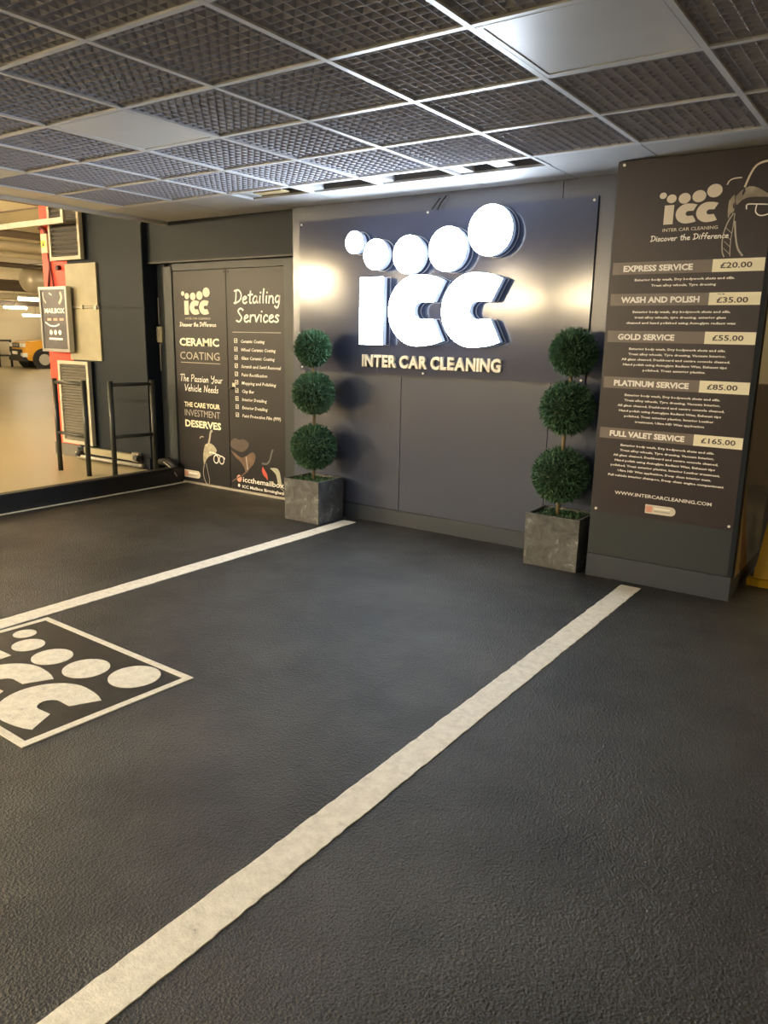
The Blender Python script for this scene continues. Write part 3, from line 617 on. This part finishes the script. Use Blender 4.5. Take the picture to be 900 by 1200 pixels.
# switch beside the doors
s = tag(empty('light_switch', (-3.067, 3.26, 1.43)), 'beige six gang wall switch left of the doors', 'switch')
MB().box(-0.048, 0.048, -0.03, 0.0, -0.075, 0.075).obj('switch_plate', BEIGE, s)
for i in range(2):
    for j in range(3): MB().box(-0.034+0.037*i, -0.004+0.037*i, -0.036, -0.03, -0.06+0.042*j, -0.03+0.042*j).obj('rocker', STEEL, s)
for z0, z1, lab in ((1.53, 1.78, 'thin pale conduit rising above the wall switch'), (1.08, 1.34, 'thin pale conduit dropping below the wall switch')):
    tag(MB().tube([(-3.07, 3.25, z0), (-3.07, 3.25, z1)], 0.006, 8).obj('conduit', mat('conduit grey', (0.3, 0.3, 0.28), 0.5)), lab, 'conduit')

# ================================================================== TOPIARY
def foliage(cx, cy, cz, r, n, seed, parent):
    rnd = random.Random(seed); v = []; f = []
    for k in range(n):
        d = Vector((rnd.gauss(0, 1), rnd.gauss(0, 1), rnd.gauss(0, 1))).normalized()
        p = d*r*(0.74+0.16*rnd.random()**0.6)
        t = (d+Vector((rnd.gauss(0, .55), rnd.gauss(0, .55), rnd.gauss(0, .55)))).normalized()
        L = 0.026+0.022*rnd.random()**2; s = t.cross(Vector((rnd.gauss(0, 1), rnd.gauss(0, 1), rnd.gauss(0, 1)))).normalized()*0.0036
        i = len(v); c = Vector((cx, cy, cz)); b = c+p; m = b+t*L*0.5
        v += [tuple(b), tuple(m+s), tuple(b+t*L), tuple(m-s)]; f.append((i, i+1, i+2, i+3))
    mb = MB(); mb.v = v; mb.f = f
    me = bpy.data.meshes.new('foliage'); me.from_pydata(v, [], f); me.update()
    o = link('foliage', me, LEAF, parent); o['kind'] = 'stuff'
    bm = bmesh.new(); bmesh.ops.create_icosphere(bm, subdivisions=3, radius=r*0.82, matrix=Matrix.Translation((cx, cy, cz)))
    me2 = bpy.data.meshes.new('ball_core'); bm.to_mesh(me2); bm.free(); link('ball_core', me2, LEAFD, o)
def topiary(x0, x1, y0, y1, h, balls, label, seed):
    cx, cy = (x0+x1)/2, (y0+y1)/2
    T = tag(empty('topiary_tree', (cx, cy, 0)), label, 'potted plant')
    t = 0.018; mb = MB()
    v = []
    for (a, b, c, d, z) in ((x0+.004, x1-.004, y0+.004, y1-.004, 0.0), (x0, x1, y0, y1, h), (x0+t, x1-t, y0+t, y1-t, h), (x0+t, x1-t, y0+t, y1-t, h-0.06)):
        v += [(a-cx, c-cy, z), (b-cx, c-cy, z), (b-cx, d-cy, z), (a-cx, d-cy, z)]
    f = [(0, 1, 2, 3), (12, 13, 14, 15)]+[(4*k+i, 4*k+(i+1) % 4, 4*k+4+(i+1) % 4, 4*k+4+i) for k in range(3) for i in range(4)]
    mb.add(v, f).obj('planter', SLATE, T)
    rnd = random.Random(seed); sv = MB(); w = (x1-x0)/2-t; dd = (y1-y0)/2-t; n = 14
    pts = [(-w+2*w*i/n, -dd+2*dd*j/n, h-0.03+rnd.uniform(-.012, .02)) for j in range(n+1) for i in range(n+1)]
    sv.add(pts, [(j*(n+1)+i, j*(n+1)+i+1, (j+1)*(n+1)+i+1, (j+1)*(n+1)+i) for i in range(n) for j in range(n)]).obj('soil', SOIL, T)['kind'] = 'stuff'
    fl = []
    ml = MB()
    for k in range(500):
        p = Vector((rnd.uniform(-w, w), rnd.uniform(-dd, dd), h-0.03)); q = Vector((rnd.gauss(0, .02), rnd.gauss(0, .02), rnd.uniform(.01, .04))); s = Vector((rnd.gauss(0, 1), rnd.gauss(0, 1), 0)).normalized()*.006
        ml.v += [tuple(p), tuple(p+q*.5+s), tuple(p+q), tuple(p+q*.5-s)]; b = len(ml.v)-4; ml.f.append((b, b+1, b+2, b+3))
    ml.obj('ground_cover', LEAF, T)['kind'] = 'stuff'
    MB().tube([(balls[0][0]-cx, balls[0][1]-cy, h-0.05), (balls[0][0]-cx+.004, balls[0][1]-cy, 0.8), (balls[2][0]-cx, balls[2][1]-cy, balls[2][2])], [0.014, 0.012, 0.009], 10).obj('stem', BARK, T, True)
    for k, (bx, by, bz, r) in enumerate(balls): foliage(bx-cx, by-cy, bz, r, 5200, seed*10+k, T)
topiary(-0.927, -0.573, 2.68, 3.00, 0.335, [(-0.745, 2.83, 0.582, 0.185), (-0.745, 2.83, 1.006, 0.168), (-0.752, 2.83, 1.352, 0.138)], 'three ball topiary in a slate planter at the left, next to the doors', 3)
topiary(1.150, 1.520, 2.725, 3.035, 0.345, [(1.320, 2.855, 0.594, 0.186), (1.333, 2.855, 1.027, 0.170), (1.350, 2.855, 1.376, 0.144)], 'three ball topiary in a slate planter beside the price board', 4)

# ================================================================== BARRIERS
def barrier(p, q, zb, zt, label, r=0.024):
    p, q = Vector(p), Vector(q); T = tag(empty('hoop_barrier', (p.x, p.y, zb)), label, 'barrier')
    d = (q-p); h = zt-zb
    for e in (Vector((0, 0)), d):
        MB().tube([(e.x, e.y, 0), (e.x, e.y, h)], r, 14).obj('post', mat('black green steel', (0.022, 0.026, 0.024), 0.4), T, True)
    dn = d.normalized()*r*0.8
    for z in (h-0.035, h*0.42):
        MB().tube([(dn.x, dn.y, z), (d.x-dn.x, d.y-dn.y, z)], r*0.72, 12).obj('rail', MATS['black green steel'], T, True)
barrier((-3.73, 2.50), (-3.25, 2.49), 0.1, 1.0, 'black steel hoop barrier in front of the lower ventilation grille')
barrier((-3.03, 2.62), (-2.96, 3.04), 0.1, 1.0, 'black steel hoop barrier beside the kerb end near the doors')
barrier((-25.25, 13.85), (-25.03, 14.2), 0.1, 1.1, 'small black barrier standing by the front of the orange car', 0.045)

# ================================================================== GRILLES, PANELS, PILLAR FITTINGS
def grille(x0, x1, z0, z1, yf, yb, n, label, fm, sm, housing):
    T = tag(empty('ventilation_grille', ((x0+x1)/2, yb, z0)), label, 'grille'); e = 0.035
    L = []
    L.append(MB().box(x0+0.004, x1-0.004, yf+0.02, yb, z0, z1).obj('housing', housing, T))
    mb = MB()
    for a, b, c, d in ((x0, x0+e, z0, z1), (x1-e, x1, z0, z1), (x0+e, x1-e, z0, z0+e), (x0+e, x1-e, z1-e, z1)): mb.box(a, b, yf-0.012, yf+0.03, c, d)
    mb.obj('frame', fm, T)
    MB().box(x0+e, x1-e, yf+0.015, yf+0.019, z0+e, z1-e).obj('backing', BLACK, T)
    H = (z1-z0-2*e)/n
    for k in range(n):
        z = z0+e+H*(k+0.25)
        MB().add([(x0+e, yf-0.006, z), (x1-e, yf-0.006, z), (x1-e, yf+0.014, z+H*.55), (x0+e, yf+0.014, z+H*.55), (x0+e, yf-0.006, z+0.004), (x1-e, yf-0.006, z+0.004), (x1-e, yf+0.014, z+H*.55+.004), (x0+e, yf+0.014, z+H*.55+.004)],
                 [(0, 1, 2, 3), (4, 5, 6, 7), (0, 1, 5, 4), (2, 3, 7, 6), (0, 3, 7, 4), (1, 2, 6, 5)]).obj('slat', sm, T)
    place_children(T)
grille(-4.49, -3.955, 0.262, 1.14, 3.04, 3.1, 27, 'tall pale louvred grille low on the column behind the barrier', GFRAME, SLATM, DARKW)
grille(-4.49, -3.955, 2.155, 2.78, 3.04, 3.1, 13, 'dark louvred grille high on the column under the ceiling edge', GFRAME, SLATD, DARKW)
pp = tag(empty('pale_panel_cover', (-4.04, 3.1, 1.15)), 'scuffed pale boxed cover between the two grilles', 'panel')
MB().box(-4.31, -3.775, 3.075, 3.1, 1.153, 1.675).obj('cover_panel', PALE, pp); MB().box(-4.31, -3.79, 3.075, 3.1, 1.705, 2.12).obj('cover_panel', PALE, pp)
MB().tube([(-4.31, 3.08, 1.69), (-3.775, 3.08, 1.69)], 0.014, 8).obj('joint_bar', STEEL, pp); MB().box(-4.06, -4.02, 3.055, 3.085, 1.67, 1.71).obj('clip', STEEL, pp); MB().box(-3.83, -3.79, 3.055, 3.085, 1.665, 1.705).obj('clip', STEEL, pp)
place_children(pp)
pc = tag(empty('poster_case', (-4.43, 3.1, 1.23)), 'framed mauve poster reading MAILBOX hung on the red column', 'poster')
MB().box(-4.675, -4.18, 3.0, 3.04, 1.23, 1.895).obj('case', SILVERF, pc)
for z in (1.35, 1.75): MB().box(-4.6, -4.36, 3.04, 3.1, z, z+0.03).obj('bracket', STEEL, pc)
mb = MB()
for a, b, c, d in ((-4.675, -4.645, 1.23, 1.895), (-4.21, -4.18, 1.23, 1.895), (-4.645, -4.21, 1.23, 1.26), (-4.645, -4.21, 1.865, 1.895)): mb.box(a, b, 2.985, 3.0, c, d)
mb.obj('frame', SILVERF, pc); MB().box(-4.645, -4.21, 2.996, 3.0, 1.26, 1.865).obj('poster_sheet', POSTER, pc)
cf = wallframe(2.996)
text(pc, 'MAILBOX', -4.60, -4.24, 1.625, 0.055, cf, WHITEP, 0.03)
for i, x in enumerate((-4.56, -4.45, -4.34)): MB().prism([(x, 1.55), (x+0.07, 1.55), (x+0.07, 1.575), (x, 1.575)], cf, 0.0005, 0.002).obj('printed_word', SALMON if i < 3 else WHITEP, pc)
ribbon(pc, [(-4.60, 1.535), (-4.52, 1.50), (-4.42, 1.495), (-4.35, 1.515)], 0.014, cf, WHITEP)
ribbon(pc, [(-4.30, 1.84), (-4.28, 1.78), (-4.33, 1.72)], 0.035, cf, GREYP); ribbon(pc, [(-4.61, 1.84), (-4.60, 1.77), (-4.56, 1.73)], 0.018, cf, GREYP); ribbon(pc, [(-4.50, 1.83), (-4.45, 1.81)], 0.014, cf, WHITEP, smooth=1)
for x in (-4.51, -4.43, -4.35): MB().prism(circle(x, 1.43, 0.026, n=14), cf, 0.0005, 0.002).obj('printed_disc', WHITEP, pc)
MB().prism([(-4.55, 1.355), (-4.31, 1.352), (-4.31, 1.372), (-4.55, 1.375)], cf, 0.0005, 0.002).obj('printed_word', WHITEP, pc)
place_children(pc)
wb = tag(empty('warning_box', (-4.6, 3.1, 2.24)), 'cream junction box with a yellow warning label on the red column', 'box')
MB().box(-0.05, 0.06, -0.06, 0, 0, 0.19).obj('box_body', mat('cream plastic', (0.62, 0.55, 0.38), 0.5), wb)
MB().box(-0.045, 0.03, -0.062, -0.06, 0.06, 0.125).obj('warning_label', mat('yellow label', (0.75, 0.6, 0.04), 0.5), wb)
MB().add([(-0.022, -0.0635, 0.07), (0.018, -0.0635, 0.07), (-0.002, -0.0635, 0.112)], [(0, 1, 2)]).obj('warning_mark', BLACK, wb)
tag(MB().tube([(-4.72, 3.08, 2.50), (-4.68, 3.07, 2.51), (-4.62, 3.07, 2.48), (-4.585, 3.07, 2.42), (-4.582, 3.07, 2.434)], 0.022, 8).obj('cable', mat('maroon cable', (0.16, 0.012, 0.01), 0.5), None, True), 'thick dark cable arching into the warning box', 'cable')
tag(MB().tube([(-4.60, 3.085, 2.24), (-4.60, 3.085, 2.10), (-4.63, 3.085, 1.97), (-4.64, 3.085, 1.9)], 0.012, 8).obj('cable', MATS['maroon cable'], None, True), 'dark cable hanging left from the warning box to the poster', 'cable')
tag(MB().tube([(-4.585, 3.085, 2.24), (-4.585, 3.085, 2.10), (-4.555, 3.085, 1.97), (-4.545, 3.085, 1.9)], 0.009, 8).obj('cable', MATS['maroon cable'], None, True), 'thin cable hanging right from the warning box to the poster', 'cable')
tag(MB().tube([(-4.43, 3.1, 2.09), (-4.43, 3.06, 2.085)], 0.025, 10).obj('hook', BLACK), 'small dark round fitting under the upper grille on the red column', 'fitting')
sf = tag(empty('steel_bracket', (-3.97, 2.9, 2.48)), 'galvanised angle bracket hanging below the ceiling edge', 'bracket')
MB().box(-5.5, 0.0, -0.03, 0.0, 0.0, 0.055).obj('long_bar', STEEL, sf); MB().box(-0.04, 0.0, -0.03, 0.0, 0.055, 0.62).obj('drop_bar', STEEL, sf)
# pipe and socket at the foot of the column
fp = tag(empty('floor_pipe', (-3.7, 3.0, 0.14)), 'pale pipe with a valve along the foot of the column', 'pipe')
MB().tube([(-4.20+3.7, 0, 0.05), (-4.18+3.7, 0, 0.0), (-3.15+3.7, 0.03, 0.0)], 0.02, 10).obj('pipe_run', STEEL, fp, True)
MB().box(-0.42, 0.4, 0.03, 0.07, 0.035, 0.10).obj('pipe_tray', PALE, fp); MB().tube([(-0.46, -0.02, 0.0), (-0.46, 0.02, 0.05)], 0.035, 10).obj('valve', BLACK, fp)
sk = tag(empty('socket_box', (-3.25, 3.075, 0.22)), 'small grey pipe outlet box low on the charcoal column', 'box')
MB().box(-0.07, 0.03, -0.04, 0.0, -0.05, 0.04).obj('box_body', STEEL, sk); MB().tube([(0.0, -0.05, -0.01), (0.07, -0.06, -0.01)], 0.032, 12).obj('outlet', BLACK, sk)
# dark bundle and hose at the end of the kerb
rnd = random.Random(5); b_ = MB()
b_.tube([(-3.0, 3.12, 0.19), (-2.9, 3.15, 0.20), (-2.82, 3.16, 0.16), (-2.79, 3.17, 0.08)], [0.03, 0.045, 0.045, 0.03], 12)
tag(b_.obj('hose', BLACK, None, True), 'black hose end lying on the kerb beside the door post', 'hose')
tag(MB().tube([(-2.90, 3.09, 0.20), (-2.82, 3.08, 0.175), (-2.775, 3.10, 0.13), (-2.74, 3.12, 0.07)], 0.006, 8).obj('cable', STEEL, None, True), 'thin pale wire curling over the end of the kerb', 'cable')

# ================================================================== CAR PARK SERVICES
def run(x, z, r, m, label, y0=-3, y1=19.5, name='pipe'):
    tag(MB().tube([(x, y0, z), (x, y1, z)], r, 12).obj(name, m, None, True), label, 'pipe')
run(-9.2, 2.95, 0.06, PIPED, 'dark pipe highest under the car park soffit')
run(-9.45, 2.80, 0.075, PIPE, 'upper metal pipe under the soffit, right of the dark pipe')
run(-9.55, 2.66, 0.05, PIPE, 'second metal pipe under the soffit')
run(-12.3, 2.72, 0.05, PIPED, 'thin dark pipe deeper in the car park')
run(-15.8, 2.50, 0.12, PIPE, 'thick grey pipe beside the round duct')
run(-18.5, 2.38, 0.09, PIPE, 'pale pipe just above the strip lights')
tag(boxo('cable_tray', PIPED, (-12.4, -11.9, -3, 19, 2.88, 2.93)), 'dark cable tray under the soffit', 'cable tray')
dct = tag(empty('air_duct', (-13.6, 8.2, 2.55)), 'fat round air duct with a domed end under the soffit', 'duct')
MB().tube([(0, -.1, 0), (0, -.08, 0), (0, 0, 0), (0, 0.1, 0), (0, 6, 0)], [0.08, 0.17, 0.26, 0.29, 0.29], 24).obj('duct_body', PIPE, dct, True)
MB().tube([(0, 0.45, 0), (0, 0.5, 0)], 0.31, 24).obj('duct_collar', STEEL, dct)
d2_ = tag(MB().tube([(-14.55, 7.8, 2.45), (-14.55, 12, 2.45)], 0.13, 16).obj('small_duct', PIPED), 'small dark round duct left of the fat duct', 'duct')
def batten(x, y, z, label, along='y', L=1.5, group='fluorescent lights of the car park', tm_=None):
    T = tag(empty('fluorescent_light', (x, y, z)), label, 'light', group)
    a, b = (0.06, L/2) if along == 'y' else (L/2, 0.06)
    MB().box(-a*(.5 if along == 'y' else 1.02), a*(.5 if along == 'y' else 1.02), -b*(.5 if along != 'y' else 1.02), b*(.5 if along != 'y' else 1.02), 0.045, 0.09).obj('housing', BATTEN, T)
    MB().box(-.01, .01, -.01, .01, 0.09, 3.1-z).obj('hanger', STEEL, T)
    MB().tube([(0, -L/2, 0), (0, L/2, 0)] if along == 'y' else [(-L/2, 0, 0), (L/2, 0, 0)], 0.04, 10).obj('tube', tm_ or TUBEM, T, True)
batten(-16.7, 10.4, 2.25, 'long bright strip light nearest below the round duct', L=1.2, group=None, tm_=TUBED)
batten(-21.2, 12.3, 2.15, 'bright strip light in the dark tray at the far left', L=0.75, group=None, tm_=TUBED)
batten(-24.2, 14.8, 1.98, 'lowest far strip light above the orange car', L=1.0, group=None, tm_=TUBED)
tag(boxo('light_tray', PIPED, (-22.2, -21.4, 11.2, 14.5, 2.24, 2.36)), 'dark tray above the far left strip light', 'cable tray')
for x, y, z in ((-5.6, -1.9, 2.35), (-7.4, -2.2, 2.4), (-7.8, -4.4, 2.45), (-4.4, -7.4, 2.3), (-3.2, -9.4, 2.4)):
    batten(x, y, z, 'bright warm strip light hanging in the car park outside the bays', 'x', 1.5, 'near strip lights of the car park', TUBEN)
for k, (x, y) in enumerate([(-8.6, 2.6), (-23.0, 10.3), (-18.2, 7.2), (-20.5, 15.8), (-6.2, -6.5), (-11, 0.2), (-11, -6), (-16, 2), (-21, 4), (-16, -6), (-9.0, 9.5), (-9.0, 14), (-17.2, 15), (-11, -9.3), (-15, -14.2), (-6.6, -11.7), (-9.1, -16.6), (-3.8, -11.7), (-5.5, -16.6), (1, -10), (4, -12), (5.2, 5.2), (-19, -10)]):  # out of view; several added to brighten far wall, soffit, floor and passage
    batten(x, y, 2.6, 'unseen warm strip light under the car park soffit')

# ================================================================== CAR
def car(x, y):
    T = tag(empty('car', (x, y, 0.1)), 'orange yellow compact off road car parked at the far left', 'car')
    st = [(0.0, .62, .40, .80), (0.06, .80, .32, .93), (0.25, .86, .28, .99), (1.0, .88, .26, 1.04), (1.15, .88, .26, 1.06), (1.75, .78, .26, 1.52), (2.1, .74, .26, 1.60), (3.2, .74, .26, 1.58), (3.75, .78, .28, 1.1), (3.85, .70, .4, .95)]
    v = []; f = []
    for (yy, w, z0, z1) in st:
        W = min(.88, w+.1) if z1 > 1.2 else w
        v += [(-W*.95, yy, z0), (-W, yy, z0+.2), (-W, yy, min(.95, z1-.05)), (-w*.92, yy, z1-.02), (-w*.5, yy, z1), (w*.5, yy, z1), (w*.92, yy, z1-.02), (W, yy, min(.95, z1-.05)), (W, yy, z0+.2), (W*.95, yy, z0)]
    for i in range(len(st)-1):
        for k in range(10): f.append((i*10+k, i*10+(k+1) % 10, (i+1)*10+(k+1) % 10, (i+1)*10+k))
    f += [tuple(range(9, -1, -1)), tuple((len(st)-1)*10+k for k in range(10))]
    MB().add(v, f).obj('body', CARPAINT, T)
    MB().add([(-.74, 1.18, 1.09), (.74, 1.18, 1.09), (.66, 1.70, 1.52), (-.66, 1.70, 1.52)], [(0, 1, 2, 3)]).obj('windscreen', GLASS, T)
    for s in (-1, 1):
        MB().add([(s*.885, 1.3, 1.08), (s*.885, 3.5, 1.08), (s*.80, 3.2, 1.5), (s*.80, 1.78, 1.5)], [(0, 1, 2, 3)]).obj('side_window', GLASS, T)
        MB().box(min(s*.42, s*.80), max(s*.42, s*.80), -0.03, 0.12, .76, .90).obj('headlamp', LAMPG, T)
        MB().box(min(s*.55, s*.84), max(s*.55, s*.84), -0.06, 0.1, .42, .56).obj('fog_lamp_surround', LAMPG, T)
        MB().box(min(s*.88, s*1.02), max(s*.88, s*1.02), 1.35, 1.5, 1.05, 1.2).obj('mirror', BLACK, T)
        for yy in (0.65, 3.1):
            w_ = MB().tube([(s*.66, yy, .33), (s*.70, yy, .33), (s*.87, yy, .33), (s*.90, yy, .33)], [.30, .33, .33, .29], 24).obj('wheel', RUBBER, T)
            MB().tube([(s*.895, yy, .33), (s*.915, yy, .33)], .2, 12).obj('wheel_rim', CHROME, w_)
            MB().tube([(s*.865, yy, .33), (s*.893, yy, .33)], .40, 24).obj('wheel_arch', BLACK, T)
            bpy.data.objects[w_.name]
    MB().box(-.42, .42, -0.035, 0.1, .74, .90).obj('radiator_grille', BLACK, T)
    for k in range(5): MB().box(-.34+.15*k, -.28+.15*k, -0.05, -0.03, .77, .87).obj('grille_bar', CHROME, T)
    MB().box(-.78, .78, -0.08, 0.2, .27, .45).obj('bumper', BLACK, T)
    MB().box(-.26, .26, -0.10, -0.07, .50, .61).obj('number_plate', WHITEP, T)
    MB().box(-.6, .6, -0.06, 0.05, .45, .68).obj('lower_intake', BLACK, T)
    MB().tube([(-.6, 1.9, 1.66), (-.6, 3.2, 1.65)], .025, 8).obj('roof_rail', CHROME, T); MB().tube([(.6, 1.9, 1.66), (.6, 3.2, 1.65)], .025, 8).obj('roof_rail', CHROME, T)
car(-24.0, 13.85); bpy.data.objects['car'].rotation_euler.z = R(-14)

# ================================================================== YELLOW SIGN ON THE RIGHT
ys = tag(empty('caution_sign', (2.635, 3.32, 0)), 'yellow plastic floor sign standing right of the price column', 'floor sign')
for s, nm in ((-1, 'panel'), (1, 'panel')):
    yb = 0.13*s
    MB().add([(-.16, yb, .03), (.16, yb, .03), (.11, 0.01*s, .60), (-.11, 0.01*s, .60), (-.16, yb-.012*s, .03), (.16, yb-.012*s, .03), (.11, -.002*s, .60), (-.11, -.002*s, .60)],
             [(0, 1, 2, 3), (4, 5, 6, 7), (0, 1, 5, 4), (1, 2, 6, 5), (2, 3, 7, 6), (3, 0, 4, 7)]).obj('sign_panel', YELLOW, ys)
    MB().box(-.19, .19, yb-.03, yb+.03, 0, .045).obj('foot', YELLOW, ys)
    MB().add([(-.06, yb*0.78-.006, .16), (.06, yb*0.78-.006, .16), (0, yb*0.6-.006, .27)], [(0, 1, 2)]).obj('warning_mark', BLACK, ys)
MB().tube([(-.1, 0, .605), (.1, 0, .605)], 0.014, 8).obj('hinge', YELLOW, ys)
for o in list(bpy.data.curves):
    if o.users == 0: bpy.data.curves.remove(o)
